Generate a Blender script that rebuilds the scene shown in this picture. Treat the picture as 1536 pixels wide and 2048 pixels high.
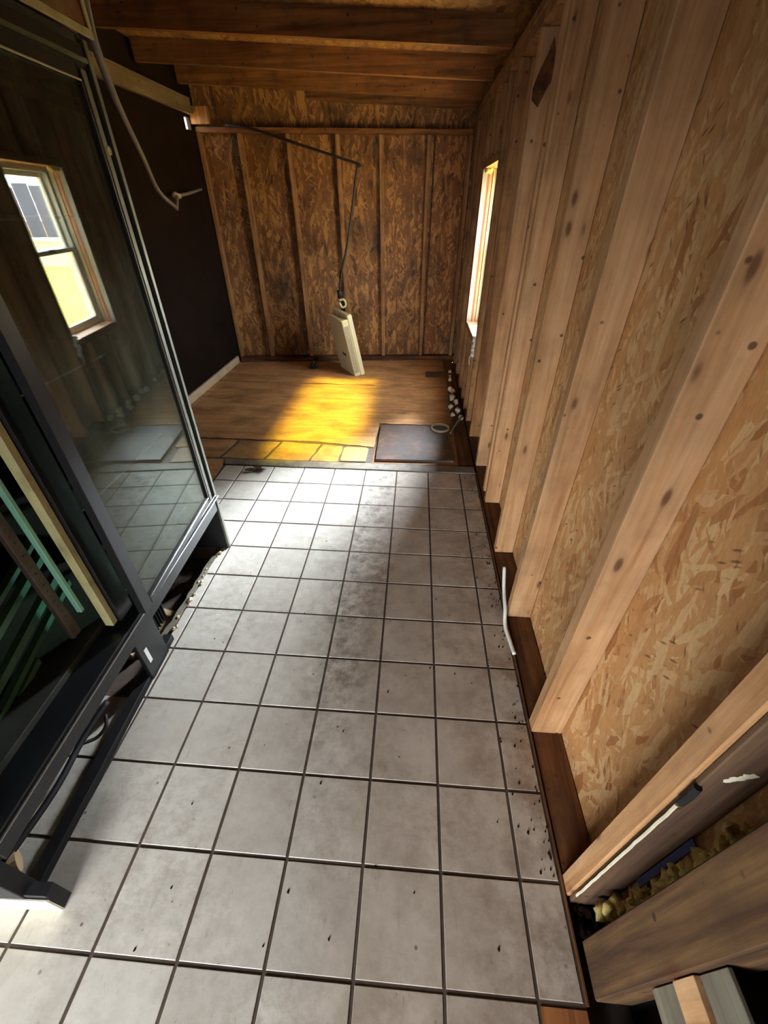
import bpy, bmesh, math, random
from mathutils import Vector, Matrix, noise

for o in list(bpy.data.objects):
    bpy.data.objects.remove(o)
SC = bpy.context.scene
COL = SC.collection
R = math.radians

# ------------------------------------------------------------------ camera
cam_d = bpy.data.cameras.new('camera')
cam = bpy.data.objects.new('camera', cam_d)
COL.objects.link(cam)
ya, pi_, ro = 0.0673, 0.6365, -0.0034
YAW = Matrix(((math.cos(ya), -math.sin(ya), 0), (math.sin(ya), math.cos(ya), 0), (0, 0, 1)))
PIT = Matrix(((1, 0, 0), (0, math.cos(pi_), math.sin(pi_)), (0, -math.sin(pi_), math.cos(pi_))))
ROL = Matrix(((math.cos(ro), 0, math.sin(ro)), (0, 1, 0), (-math.sin(ro), 0, math.cos(ro))))
M3 = YAW @ PIT @ ROL
rt, fw, up = M3.col[0], M3.col[1], M3.col[2]
cm = Matrix(((rt[0], up[0], -fw[0], 0.2724), (rt[1], up[1], -fw[1], -0.1115), (rt[2], up[2], -fw[2], 1.3702), (0, 0, 0, 1)))
cam.matrix_world = cm
cam_d.sensor_fit = 'HORIZONTAL'
cam_d.sensor_width = 36
cam_d.lens = 36 * 826.4 / 1536
cam_d.clip_start = 0.02
SC.camera = cam

# ------------------------------------------------------------------ world and light
W = bpy.data.worlds.new('sky'); SC.world = W; W.use_nodes = True
bg = W.node_tree.nodes['Background']
bg.inputs[0].default_value = (0.90, 0.94, 1.0, 1)
bg.inputs[1].default_value = 27.0
def area(name, loc, target, sx, sy, power, color, spread=180, portal=False):
    l = bpy.data.lights.new(name, 'AREA'); l.shape = 'RECTANGLE'
    l.size, l.size_y, l.energy, l.color, l.spread = sx, sy, power, color, R(spread)
    o = bpy.data.objects.new(name, l); COL.objects.link(o)
    o.location = loc
    d = Vector(target) - Vector(loc)
    o.rotation_euler = d.to_track_quat('-Z', 'Y').to_euler()
    if portal: l.cycles.is_portal = True
    return o
area('doorway_portal', (-0.72, -1.78, 0.62), (-0.72, 0, 0.62), 1.3, 1.2, 1, (1, 1, 1), portal=True)
area('window_portal', (0.93, 3.40, 1.09), (0, 3.40, 1.09), 0.7, 0.98, 1, (1, 1, 1), portal=True)
area('window_daylight', (1.75, 5.8, 2.5), (-0.1, 1.3, 0.0), 2.0, 1.6, 12500, (0.84, 0.88, 1.0))
# added amber light without a known source, makes the glow on the far plywood
amber = area('amber_patch_fill', (-0.40, 3.15, 2.03), (-0.40, 3.10, 0), 0.60, 1.60, 12, (1.0, 0.84, 0.06), spread=8)
V = SC.view_settings
V.view_transform = 'Standard'; V.look = 'None'; V.exposure = 0.08; V.gamma = 1.0; V.use_curve_mapping = False

# ------------------------------------------------------------------ material helpers
def srgb(r, g, b):
    f = lambda c: (c / 255 / 12.92) if c / 255 <= 0.04045 else ((c / 255 + 0.055) / 1.055) ** 2.4
    return (f(r), f(g), f(b), 1)
class NT:
    def __init__(s, name):
        s.m = bpy.data.materials.new(name); s.m.use_nodes = True
        s.t = s.m.node_tree; s.n = s.t.nodes; s.l = s.t.links
        s.b = s.n['Principled BSDF']
        s.pos = s.n.new('ShaderNodeNewGeometry').outputs['Position']
    def link(s, a, b): s.l.new(a, b)
    def mapping(s, scale=(1, 1, 1), rot=(0, 0, 0), loc=(0, 0, 0), src=None):
        m = s.n.new('ShaderNodeMapping'); m.vector_type = 'POINT'
        m.inputs['Scale'].default_value = scale; m.inputs['Rotation'].default_value = rot; m.inputs['Location'].default_value = loc
        s.link(src or s.pos, m.inputs['Vector']); return m.outputs[0]
    def noise(s, vec, scale=5, detail=4, rough=0.55, dist=0.0):
        n = s.n.new('ShaderNodeTexNoise'); n.inputs['Scale'].default_value = scale; n.inputs['Detail'].default_value = detail
        n.inputs['Roughness'].default_value = rough; n.inputs['Distortion'].default_value = dist
        s.link(vec, n.inputs['Vector']); return n.outputs['Fac']
    def voro(s, vec, scale=5, feature='F1', out='Distance'):
        n = s.n.new('ShaderNodeTexVoronoi'); n.feature = feature; n.inputs['Scale'].default_value = scale
        s.link(vec, n.inputs['Vector']); return n.outputs[out]
    def ramp(s, fac, stops, interp='LINEAR'):
        r = s.n.new('ShaderNodeValToRGB'); r.color_ramp.interpolation = interp
        e = r.color_ramp.elements
        while len(e) < len(stops): e.new(0.5)
        for i, (p, c) in enumerate(stops):
            e[i].position = p; e[i].color = c if len(c) == 4 else (*c, 1)
        s.link(fac, r.inputs[0]); return r.outputs[0]
    def math(s, op, a, b=0.0, c=None):
        m = s.n.new('ShaderNodeMath'); m.operation = op
        for i, v in enumerate((a, b) if c is None else (a, b, c)):
            if isinstance(v, (int, float)): m.inputs[i].default_value = v
            else: s.link(v, m.inputs[i])
        return m.outputs[0]
    def mix(s, fac, a, b, mode='MIX'):
        m = s.n.new('ShaderNodeMix'); m.data_type = 'RGBA'; m.blend_type = mode
        for i, v in ((0, fac), (6, a), (7, b)):
            if isinstance(v, (int, float)): m.inputs[i].default_value = v
            elif isinstance(v, tuple): m.inputs[i].default_value = v
            else: s.link(v, m.inputs[i])
        return m.outputs[2]
    def bump(s, h, strength=0.3, dist=0.01):
        b = s.n.new('ShaderNodeBump'); b.inputs['Strength'].default_value = strength; b.inputs['Distance'].default_value = dist
        s.link(h, b.inputs['Height']); s.link(b.outputs[0], s.b.inputs['Normal'])
    def rnd(s): return s.n.new('ShaderNodeObjectInfo').outputs['Random']
    def sep(s, v):
        n = s.n.new('ShaderNodeSeparateXYZ'); s.link(v, n.inputs[0]); return n.outputs
    def fin(s, color=None, rough=0.6, metal=0.0, spec=None):
        if color is not None:
            if isinstance(color, tuple): s.b.inputs['Base Color'].default_value = color
            else: s.link(color, s.b.inputs['Base Color'])
        if isinstance(rough, (int, float)): s.b.inputs['Roughness'].default_value = rough
        else: s.link(rough, s.b.inputs['Roughness'])
        s.b.inputs['Metallic'].default_value = metal
        if spec is not None: s.b.inputs['Specular IOR Level'].default_value = spec
        return s.m

W1 = (1, 1, 1, 1); K0 = (0, 0, 0, 1)
def mono(v): return (v, v, v, 1)

def wood(name, axis, light, mid, dark, knots=0.09, grime=0.3, grain=1.0):
    s = NT(name)
    long_, short = 1.3, 26
    sc = [short] * 3; sc['xyz'.index(axis)] = long_
    off = s.n.new('ShaderNodeVectorMath'); off.operation = 'ADD'
    rn = s.rnd(); cmb = s.n.new('ShaderNodeCombineXYZ')
    for i, k in enumerate((37, 17, 53)): s.link(s.math('MULTIPLY', rn, k), cmb.inputs[i])
    s.link(s.pos, off.inputs[0]); s.link(cmb.outputs[0], off.inputs[1]); p = off.outputs[0]
    g = s.noise(s.mapping(tuple(sc), src=p), 1.0, 6, 0.6, 0.35)
    g2 = s.noise(s.mapping(tuple(v * 4 for v in sc), src=p), 1.0, 3, 0.5)
    c = s.ramp(g, [(0.30, dark), (0.45, mid), (0.62, light)])
    c = s.mix(0.35 * grain, c, s.ramp(g2, [(0.35, mono(0.62)), (0.6, W1)]), 'MULTIPLY')
    ks = [13.0] * 3; ks['xyz'.index(axis)] = 5.0
    k = s.voro(s.mapping(tuple(ks), src=p), 1.0)
    kn = s.ramp(k, [(0.0, W1), (knots, mono(0.9)), (knots * 1.8, mono(0.15)), (knots * 3.2, K0)])
    c = s.mix(s.math('MULTIPLY', kn, 0.85), c, srgb(84, 48, 26))
    c = s.mix(s.math('MULTIPLY', s.ramp(s.noise(s.mapping((3, 3, 3), src=p), 2.2, 5, 0.62), [(0.5, K0), (0.72, W1)]), grime), c, srgb(70, 50, 38))
    st_ = [30] * 3; st_['xyz'.index(axis)] = 2.2
    stk = s.ramp(s.noise(s.mapping(tuple(st_), src=p), 1.0, 3, 0.6, 0.2), [(0.60, K0), (0.70, W1)])
    c = s.mix(s.math('MULTIPLY', s.math('MULTIPLY', stk, s.ramp(s.noise(p, 2.5, 2), [(0.45, K0), (0.6, W1)])), 0.45), c, dark)
    blot = s.ramp(s.noise(s.mapping((5, 5, 5), src=p), 1.0, 5, 0.65), [(0.35, mono(0.78)), (0.6, W1)])
    c = s.mix(0.8, c, blot, 'MULTIPLY')
    # small dark staple and nail marks
    dots = s.ramp(s.voro(s.mapping((14, 14, 14), src=p), 1.0), [(0.0, W1), (0.07, W1), (0.11, K0)])
    c = s.mix(s.math('MULTIPLY', dots, 0.8), c, srgb(50, 34, 26))
    tint = s.ramp(rn, [(0.0, (0.80, 0.82, 0.84, 1)), (0.5, (0.94, 0.92, 0.88, 1)), (1.0, mono(1.0))])
    c = s.mix(1.0, c, tint, 'MULTIPLY')
    s.bump(s.math('ADD', g, s.math('MULTIPLY', g2, 0.4)), 0.25, 0.006)
    return s.fin(c, 0.75, spec=0.25)

def osb(name, plane, pale, mid, deep, grime=0.3, scale=1.0, grimecol=(60, 40, 26)):
    """strand board: stretched random cells in several directions"""
    s = NT(name)
    cols = None; hh = None
    ax = 'xyz'.index(plane)
    for i, (ang, kz) in enumerate(((0.12, 1.0), (1.1, 1.3), (-0.85, 0.8), (0.5, 1.5), (-0.35, 1.0), (0.05, 0.7))):
        rot = [0, 0, 0]; rot[ax] = ang
        sc = {0: (1, 46 * kz, 9 * kz), 1: (46 * kz, 1, 9 * kz), 2: (46 * kz, 9 * kz, 1)}[ax]
        v0 = s.mapping((1, 1, 1), rot=tuple(rot), loc=(i * 3.7, i * 1.3, i * 2.9))
        wob = s.n.new('ShaderNodeTexNoise'); wob.inputs['Scale'].default_value = 30; wob.inputs['Detail'].default_value = 3
        s.link(v0, wob.inputs['Vector'])
        vm = s.n.new('ShaderNodeVectorMath'); vm.operation = 'MULTIPLY_ADD'
        s.link(wob.outputs['Color'], vm.inputs[0]); vm.inputs[1].default_value = (0.016, 0.016, 0.016); s.link(v0, vm.inputs[2])
        v = s.mapping(tuple(q * scale for q in sc), src=vm.outputs[0])
        ch = s.sep(s.voro(v, 1.0, out='Color'))
        col = s.ramp(ch[0], [(0.0, deep), (0.14, mid), (0.55, mid), (0.84, pale), (1.0, pale)])
        if i == 0: fine = s.noise(s.mapping(tuple(q * 4 * scale for q in sc), src=v0), 1.0, 3, 0.6)
        col = s.mix(0.6, col, s.ramp(fine, [(0.3, mono(0.66)), (0.66, W1)]), 'MULTIPLY')
        if cols is None: cols, hh = col, ch[1]
        else:
            msk = s.ramp(ch[2], [(0.0, K0), (0.66, K0), (0.68, mono(0.85)), (1, mono(0.85))])
            cols = s.mix(msk, cols, col); hh = s.mix(msk, hh, ch[1])
    for ang in (0.5, -0.9):
        rot = [0, 0, 0]; rot[ax] = ang
        v0 = s.mapping((1, 1, 1), rot=tuple(rot), loc=(ang * 9, 1, ang * 4))
        sc = {0: (1, 60, 13), 1: (60, 1, 13), 2: (60, 13, 1)}[ax]
        st = s.ramp(s.voro(s.mapping(sc, src=v0), 1.0), [(0.0, W1), (0.10, W1), (0.20, K0)])
        st = s.math('MULTIPLY', st, s.ramp(s.noise(v0, 9, 2), [(0.50, K0), (0.58, W1)]))
        cols = s.mix(s.math('MULTIPLY', st, 0.75), cols, srgb(96, 58, 32))
    cols = s.mix(0.5, cols, s.ramp(s.noise(s.mapping((1, 1, 1)), 2.3, 5, 0.6), [(0.3, (0.66, 0.60, 0.56, 1)), (0.6, W1)]), 'MULTIPLY')
    gr = s.ramp(s.noise(s.mapping((1, 1, 1)), 3.0, 7, 0.65), [(0.48, K0), (0.70, W1)])
    cols = s.mix(s.math('MULTIPLY', gr, grime), cols, srgb(*grimecol))
    s.bump(hh, 0.35, 0.003)
    return s.fin(cols, 0.7, spec=0.3)

M = {}
M['stud'] = wood('stud_wood', 'z', srgb(212, 168, 122), srgb(198, 150, 102), srgb(170, 120, 76), 0.075, 0.22)
M['stud_old'] = wood('stud_wood_old', 'z', srgb(178, 132, 84), srgb(150, 104, 62), srgb(104, 68, 38), 0.07, 0.5)
M['post'] = wood('post_wood', 'z', srgb(120, 92, 58), srgb(94, 68, 45), srgb(60, 40, 28), 0.12, 0.55, 1.6)
M['stud_dark'] = wood('stud_wood_dark', 'z', srgb(116, 90, 66), srgb(92, 68, 50), srgb(62, 44, 34), 0.05, 0.4)
M['plate'] = wood('plate_wood', 'y', srgb(132, 84, 44), srgb(100, 60, 30), srgb(60, 34, 20), 0.06, 0.7)
M['plate_x'] = wood('plate_wood_back', 'x', srgb(120, 74, 42), srgb(80, 46, 26), srgb(40, 24, 16), 0.06, 0.8)
M['joist'] = wood('joist_wood', 'x', srgb(150, 102, 56), srgb(122, 78, 40), srgb(78, 46, 24), 0.06, 0.6)
M['osb'] = osb('strand_board', 'x', srgb(222, 182, 128), srgb(202, 150, 94), srgb(166, 108, 60), 0.2, 1.35)
M['osb_back'] = osb('strand_board_back', 'y', srgb(176, 128, 72), srgb(124, 82, 44), srgb(76, 46, 28), 0.85, 1.15, (44, 28, 22))
M['osb_ceil'] = osb('strand_board_ceiling', 'z', srgb(176, 128, 66), srgb(140, 96, 46), srgb(88, 52, 24), 0.5)

def ply_mat():
    s = NT('plywood_floor')
    g = s.noise(s.mapping((3, 22, 3)), 1.0, 6, 0.62, 0.4)
    c = s.ramp(g, [(0.22, srgb(146, 100, 62)), (0.5, srgb(178, 130, 84)), (0.78, srgb(196, 150, 102))])
    d = s.ramp(s.noise(s.mapping((1.2, 2.4, 1)), 2.4, 7, 0.68), [(0.45, K0), (0.68, W1)])
    c = s.mix(s.math('MULTIPLY', d, 0.65), c, srgb(74, 48, 32))
    fl = s.ramp(s.noise(s.mapping((26, 60, 26)), 1.0, 4, 0.7), [(0.62, K0), (0.68, W1)])
    c = s.mix(s.math('MULTIPLY', fl, 0.5), c, srgb(66, 42, 26))
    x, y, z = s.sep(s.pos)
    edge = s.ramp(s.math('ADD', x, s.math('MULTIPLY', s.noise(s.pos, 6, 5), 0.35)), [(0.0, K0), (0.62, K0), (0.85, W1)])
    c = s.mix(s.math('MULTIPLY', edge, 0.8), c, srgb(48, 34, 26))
    cr = s.ramp(s.noise(s.mapping((6, 30, 6)), 1.5, 6, 0.7), [(0.60, K0), (0.66, W1)])
    c = s.mix(s.math('MULTIPLY', cr, 0.5), c, srgb(60, 38, 24))
    s.bump(g, 0.12, 0.002)
    return s.fin(c, 0.6, spec=0.35)
M['ply'] = ply_mat()

def tile_mat():
    s = NT('glazed_tile')
    x, y, z = s.sep(s.pos)
    base = s.ramp(s.rnd(), [(0, srgb(212, 206, 192)), (0.5, srgb(218, 212, 198)), (1, srgb(205, 198, 184))])
    mot = s.ramp(s.noise(s.pos, 9, 6, 0.6), [(0.3, mono(0.82)), (0.65, W1)])
    c = s.mix(1.0, base, mot, 'MULTIPLY')
    scr = s.ramp(s.noise(s.mapping((40, 8, 8), rot=(0, 0, 0.6)), 1.0, 5, 0.7), [(0.60, K0), (0.74, W1)])
    c = s.mix(s.math('MULTIPLY', scr, 0.35), c, srgb(120, 108, 96))
    # walked-in dirt: a trail along x about 0.12 and the strip beside the stud wall
    wob = s.math('MULTIPLY_ADD', s.noise(s.pos, 1.6, 3), 0.25, -0.125)
    xs = s.math('ADD', x, wob)
    trail = s.ramp(s.math('ABSOLUTE', s.math('SUBTRACT', xs, s.math('MULTIPLY_ADD', y, 0.02, 0.06))), [(0.0, W1), (0.05, mono(0.9)), (0.14, mono(0.3)), (0.26, K0)])
    side = s.ramp(xs, [(0.0, K0), (0.46, mono(0.15)), (0.64, mono(0.8)), (0.72, W1)])
    rear = s.ramp(s.math('ADD', y, 0.3), [(0.0, mono(0.2)), (0.9, mono(0.5)), (1, mono(1))])
    broad = s.ramp(x, [(0, K0), (0.03, K0), (0.22, mono(0.5)), (1, mono(0.6))])
    n1 = s.ramp(s.noise(s.pos, 7, 8, 0.72), [(0.42, K0), (0.62, W1)])
    n2 = s.ramp(s.noise(s.pos, 16, 8, 0.75), [(0.40, K0), (0.66, W1)])
    amt = s.math('MULTIPLY', s.math('MULTIPLY', trail, rear), n2)
    c = s.mix(s.math('MULTIPLY', amt, 0.95), c, srgb(92, 78, 62))
    c = s.mix(s.math('MULTIPLY', s.math('MULTIPLY', side, n1), 0.7), c, srgb(104, 76, 52))
    c = s.mix(s.math('MULTIPLY', broad, 0.62), c, srgb(150, 120, 92))
    c = s.mix(s.math('MULTIPLY', s.math('MULTIPLY', broad, n1), 0.5), c, srgb(110, 86, 66))
    sp = s.ramp(s.voro(s.mapping((1, 1, 1)), 17), [(0, W1), (0.05, W1), (0.09, K0)])
    sp = s.math('MULTIPLY', sp, s.ramp(s.noise(s.pos, 5, 2), [(0.48, K0), (0.6, W1)]))
    c = s.mix(s.math('MULTIPLY', sp, 0.8), c, srgb(74, 58, 46))
    mott = s.ramp(s.noise(s.mapping((1, 1.3, 1)), 22, 8, 0.78), [(0.44, K0), (0.62, W1)])
    zone = s.ramp(s.noise(s.pos, 2.6, 3, 0.6), [(0.36, mono(0.12)), (0.62, W1)])
    c = s.mix(s.math('MULTIPLY', s.math('MULTIPLY', mott, zone), 0.42), c, srgb(128, 106, 84))
    fleck = s.ramp(s.noise(s.mapping((1, 0.5, 1)), 70, 3, 0.7), [(0.66, K0), (0.72, W1)])
    c = s.mix(s.math('MULTIPLY', s.math('MULTIPLY', fleck, zone), 0.6), c, srgb(90, 74, 60))
    ro = s.math('MULTIPLY_ADD', s.math('ADD', amt, s.noise(s.pos, 12, 4)), 0.25, 0.27)
    s.bump(s.noise(s.pos, 26, 4), 0.12, 0.003)
    return s.fin(c, ro, spec=0.5)
M['tile'] = tile_mat()

def simple(name, col, rough=0.6, metal=0.0, var=0.25, scale=12, spec=None, bump=0.15, dirt=None):
    s = NT(name)
    n = s.noise(s.pos, scale, 6, 0.65)
    c = s.mix(1.0, col, s.ramp(n, [(0.3, mono(1 - var)), (0.7, W1)]), 'MULTIPLY')
    if dirt:
        c = s.mix(s.ramp(s.noise(s.pos, scale * 0.4, 6, 0.7), [(0.5, K0), (0.68, W1)]), c, dirt)
    s.bump(n, bump, 0.004)
    return s.fin(c, rough, metal, spec)
M['grout'] = simple('grout', srgb(92, 78, 66), 0.9, var=0.4, scale=30)
M['threshold'] = simple('threshold_strip', srgb(128, 120, 104), 0.7, var=0.4, scale=20, dirt=srgb(88, 76, 60))
M['black'] = simple('black_enamel', srgb(30, 31, 33), 0.32, 0.0, 0.3, 20, 0.5, 0.05)
M['black_rough'] = simple('black_dusty_metal', srgb(34, 33, 34), 0.6, 0.2, 0.4, 20, 0.4)
M['liner'] = simple('cooler_liner', srgb(66, 66, 58), 0.5, 0.0, 0.35, 8, 0.4, dirt=srgb(36, 34, 28))
M['chrome'] = simple('trim_metal', srgb(170, 172, 170), 0.22, 0.9, 0.15, 30, 0.5, 0.03)
M['alu'] = simple('dull_aluminium', srgb(128, 130, 118), 0.42, 0.6, 0.2, 30, 0.5, 0.05)
M['gasket'] = simple('cream_gasket', srgb(206, 196, 140), 0.55, 0, 0.2, 10, dirt=srgb(140, 128, 84))
M['lamptube'] = simple('pale_green_plastic', srgb(150, 214, 184), 0.35, 0, 0.15, 10)
M['shelf'] = simple('green_tinted_shelf', srgb(96, 150, 128), 0.35, 0, 0.5, 9)
M['perf'] = simple('perforated_rail', srgb(120, 106, 92), 0.5, 0.4, 0.3, 30)
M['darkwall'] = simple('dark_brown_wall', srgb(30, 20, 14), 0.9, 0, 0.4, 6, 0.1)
M['white'] = simple('white_paint', srgb(216, 208, 186), 0.5, 0, 0.15, 10)
M['whitebright'] = simple('white_enamel', srgb(238, 234, 212), 0.4, 0, 0.06, 6)
M['basew'] = simple('white_baseboard', srgb(196, 174, 144), 0.6, 0, 0.3, 8)
M['greyboard'] = wood('grey_painted_beam', 'y', srgb(124, 108, 86), srgb(112, 96, 74), srgb(92, 76, 58), 0.01, 0.2, 0.4)
M['cream'] = simple('cream_plastic', srgb(222, 208, 164), 0.5, 0, 0.12, 8)
M['creamvent'] = simple('grey_vent_panel', srgb(176, 162, 126), 0.7, 0, 0.3, 60, bump=0.5)
M['cord'] = simple('dark_cord', srgb(40, 28, 22), 0.6)
M['conduit'] = simple('grey_cable', srgb(120, 112, 104), 0.5)
M['foam'] = simple('yellow_foam', srgb(214, 190, 112), 0.9, 0, 0.45, 40, bump=0.6)
M['foamw'] = simple('pale_foam', srgb(206, 190, 158), 0.9, 0, 0.4, 40, bump=0.6)
M['vinylj'] = simple('dimmed_white_jamb', srgb(134, 132, 118), 0.5, 0, 0.25, 30)  # white jamb coloured darker to offset the strong daylight on it
M['vinylw'] = simple('white_vinyl', srgb(226, 226, 214), 0.4, 0, 0.1, 14)
M['vinylc'] = simple('cream_vinyl', srgb(176, 152, 104), 0.4, 0, 0.1, 14)
M['rust'] = simple('red_brown_trim', srgb(158, 84, 48), 0.7, 0, 0.35, 14)
M['pinkwood'] = simple('pinkish_trim', srgb(176, 128, 92), 0.7, 0, 0.25, 14)
M['whitewash'] = wood('whitewashed_board', 'y', srgb(140, 134, 114), srgb(124, 116, 98), srgb(98, 88, 70), 0.05, 0.3)
M['rustwood'] = wood('orange_brown_wood', 'y', srgb(170, 108, 62), srgb(140, 84, 46), srgb(92, 54, 30), 0.08, 0.6)
M['blue'] = simple('blue_tape', srgb(30, 48, 104), 0.6, 0, 0.3, 14)
M['soil'] = simple('dark_debris', srgb(46, 30, 24), 0.95, 0, 0.7, 30, 0.1, 0.8)
M['brownplate'] = simple('rusty_dark_panel', srgb(70, 54, 44), 0.5, 0.1, 0.5, 9, 0.5, 0.3, dirt=srgb(112, 74, 46))
M['palewood'] = simple('pale_scrap', srgb(188, 160, 122), 0.7, 0, 0.3, 20)
M['vinylf'] = simple('old_floor_vinyl', srgb(176, 134, 88), 0.5, 0, 0.4, 12, dirt=srgb(110, 76, 46))
M['beigetile'] = simple('beige_floor_patch', srgb(176, 142, 104), 0.5, 0, 0.25, 16)
M['leaf'] = simple('dry_leaf', srgb(82, 64, 34), 0.8, 0, 0.5, 60)
M['caulk'] = simple('pale_caulk', srgb(214, 206, 176), 0.7, 0, 0.3, 30)
M['glasstag'] = simple('white_label', srgb(226, 228, 226), 0.5, 0, 0.05, 40)
M['greywood'] = wood('weathered_board', 'z', srgb(170, 158, 132), srgb(146, 132, 106), srgb(108, 94, 74), 0.05, 0.3)

def sign_mat():
    s = NT('faded_fascia')
    n = s.noise(s.pos, 5, 6, 0.65)
    x, y, z = s.sep(s.pos)
    c = s.ramp(n, [(0.36, srgb(112, 42, 38)), (0.50, srgb(130, 84, 66)), (0.66, srgb(150, 124, 92))])
    return s.fin(c, 0.45)
M['fascia'] = sign_mat()

def glass_mat(name, tint, film, smudge, f0=0.045):
    s = NT(name)
    out = s.n['Material Output']
    tr = s.n.new('ShaderNodeBsdfTransparent'); tr.inputs[0].default_value = tint
    gl = s.n.new('ShaderNodeBsdfGlossy'); gl.inputs['Roughness'].default_value = 0.012
    gl.inputs['Color'].default_value = (0.98, 1.0, 0.98, 1)
    g_ = s.n.new('ShaderNodeNewGeometry'); dt = s.n.new('ShaderNodeVectorMath'); dt.operation = 'DOT_PRODUCT'
    s.link(g_.outputs['Normal'], dt.inputs[0]); s.link(g_.outputs['Incoming'], dt.inputs[1])
    cs = s.math('ABSOLUTE', dt.outputs['Value'])
    frn = s.math('MULTIPLY_ADD', s.math('POWER', s.math('SUBTRACT', 1.0, cs), 5.0), 1 - f0, f0)   # Schlick reflectance, the same from both sides
    m1 = s.n.new('ShaderNodeMixShader'); s.link(frn, m1.inputs[0]); s.link(tr.outputs[0], m1.inputs[1]); s.link(gl.outputs[0], m1.inputs[2])
    df = s.n.new('ShaderNodeBsdfDiffuse'); df.inputs[0].default_value = srgb(150, 146, 124)
    m2 = s.n.new('ShaderNodeMixShader')
    f = s.ramp(s.noise(s.mapping((1, 5, 2.2)), 2.6, 7, 0.7), [(0.40, mono(film)), (0.72, mono(smudge))])
    s.link(f, m2.inputs[0]); s.link(m1.outputs[0], m2.inputs[1]); s.link(df.outputs[0], m2.inputs[2])
    s.link(m2.outputs[0], out.inputs[0])
    return s.m
M['glass'] = glass_mat('dirty_door_glass', (0.70, 0.80, 0.72, 1), 0.05, 0.16, 0.10)
M['wglass'] = glass_mat('window_glass', (0.93, 0.96, 0.95, 1), 0.0, 0.03)

# ------------------------------------------------------------------ mesh helpers
def BM(): return bmesh.new()
def box(bm, x0, x1, y0, y1, z0, z1, bev=0.0, mat=None):
    vs = [bm.verts.new(p) for p in ((x0, y0, z0), (x1, y0, z0), (x1, y1, z0), (x0, y1, z0), (x0, y0, z1), (x1, y0, z1), (x1, y1, z1), (x0, y1, z1))]
    fs = [bm.faces.new([vs[i] for i in f]) for f in ((0, 3, 2, 1), (4, 5, 6, 7), (0, 1, 5, 4), (1, 2, 6, 5), (2, 3, 7, 6), (3, 0, 4, 7))]
    if bev:
        es = set(e for f in fs for e in f.edges)
        bmesh.ops.bevel(bm, geom=list(es), offset=bev, segments=1, affect='EDGES')
    if mat is not None: bmesh.ops.transform(bm, matrix=mat, verts=vs) if not bev else None
    return vs
def prism(bm, pts, z0, z1):
    """vertical prism over a polygon of (x, y)"""
    a = [bm.verts.new((x, y, z0)) for x, y in pts]; b = [bm.verts.new((x, y, z1)) for x, y in pts]
    n = len(pts)
    bm.faces.new(a[::-1]); bm.faces.new(b)
    for i in range(n): bm.faces.new((a[i], a[(i + 1) % n], b[(i + 1) % n], b[i]))
def hexa(bm, c8):
    vs = [bm.verts.new(p) for p in c8]
    for f in ((0, 3, 2, 1), (4, 5, 6, 7), (0, 1, 5, 4), (1, 2, 6, 5), (2, 3, 7, 6), (3, 0, 4, 7)): bm.faces.new([vs[i] for i in f])
def smooth_path(pts, sub=6):
    P = [Vector(p) for p in pts]; out = []
    for i in range(len(P) - 1):
        p0 = P[max(i - 1, 0)]; p1 = P[i]; p2 = P[i + 1]; p3 = P[min(i + 2, len(P) - 1)]
        for k in range(sub):
            t = k / sub
            out.append(0.5 * ((2 * p1) + (p2 - p0) * t + (2 * p0 - 5 * p1 + 4 * p2 - p3) * t * t + (-p0 + 3 * p1 - 3 * p2 + p3) * t ** 3))
    out.append(P[-1]); return out
def tube(bm, pts, r, n=8, r2=None):
    P = [Vector(p) for p in pts]; rings = []
    u = None
    for i, p in enumerate(P):
        t = (P[min(i + 1, len(P) - 1)] - P[max(i - 1, 0)]).normalized()
        if u is None: u = t.orthogonal().normalized()
        u = (u - t * u.dot(t)).normalized(); v = t.cross(u)
        rr = r if r2 is None else r + (r2 - r) * i / (len(P) - 1)
        rings.append([bm.verts.new(p + (u * math.cos(a) + v * math.sin(a)) * rr) for a in [2 * math.pi * k / n for k in range(n)]])
    for a, b in zip(rings, rings[1:]):
        for k in range(n): bm.faces.new((a[k], a[(k + 1) % n], b[(k + 1) % n], b[k]))
    bm.faces.new(rings[0][::-1]); bm.faces.new(rings[-1])
def blob(bm, c, r, seed=0, rough=0.5, sub=2, sc=(1, 1, 1)):
    g = bmesh.ops.create_icosphere(bm, subdivisions=sub, radius=1.0)
    for v in g['verts']:
        d = v.co.normalized()
        k = 1 + rough * noise.noise(d * 2.3 + Vector((seed * 3.1, seed, 0))) + rough * 0.6 * noise.noise(d * 6 + Vector((0, seed * 2.0, 1)))
        v.co = Vector(c) + Vector((d.x * sc[0], d.y * sc[1], d.z * sc[2])) * r * k
def obj(name, bm, mat, parent=None, label=None, shade=False):
    bmesh.ops.recalc_face_normals(bm, faces=bm.faces[:])
    me = bpy.data.meshes.new(name); bm.to_mesh(me); bm.free()
    if shade:
        for p in me.polygons: p.use_smooth = True
    me.materials.append(M[mat] if isinstance(mat, str) else mat)
    o = bpy.data.objects.new(name, me); COL.objects.link(o)
    if parent: o.parent = parent
    if label: o['label'] = label
    return o
def tag(o, label, cat, group=None):
    o['label'] = label; o['category'] = cat
    if group: o['group'] = group
    return o
def thing(name, label, cat, loc=(0, 0, 0), rz=0, group=None):
    o = bpy.data.objects.new(name, None); COL.objects.link(o); o.location = loc; o.rotation_euler = (0, 0, rz)
    return tag(o, label, cat, group)
def struct(o, label=None):
    o['kind'] = 'structure'
    if label: o['label'] = label
    return o
def bx(name, x0, x1, y0, y1, z0, z1, mat, parent=None, bev=0.0, label=None):
    bm = BM(); box(bm, x0, x1, y0, y1, z0, z1, bev)
    return obj(name, bm, mat, parent, label)
rng = random.Random(7)

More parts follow.
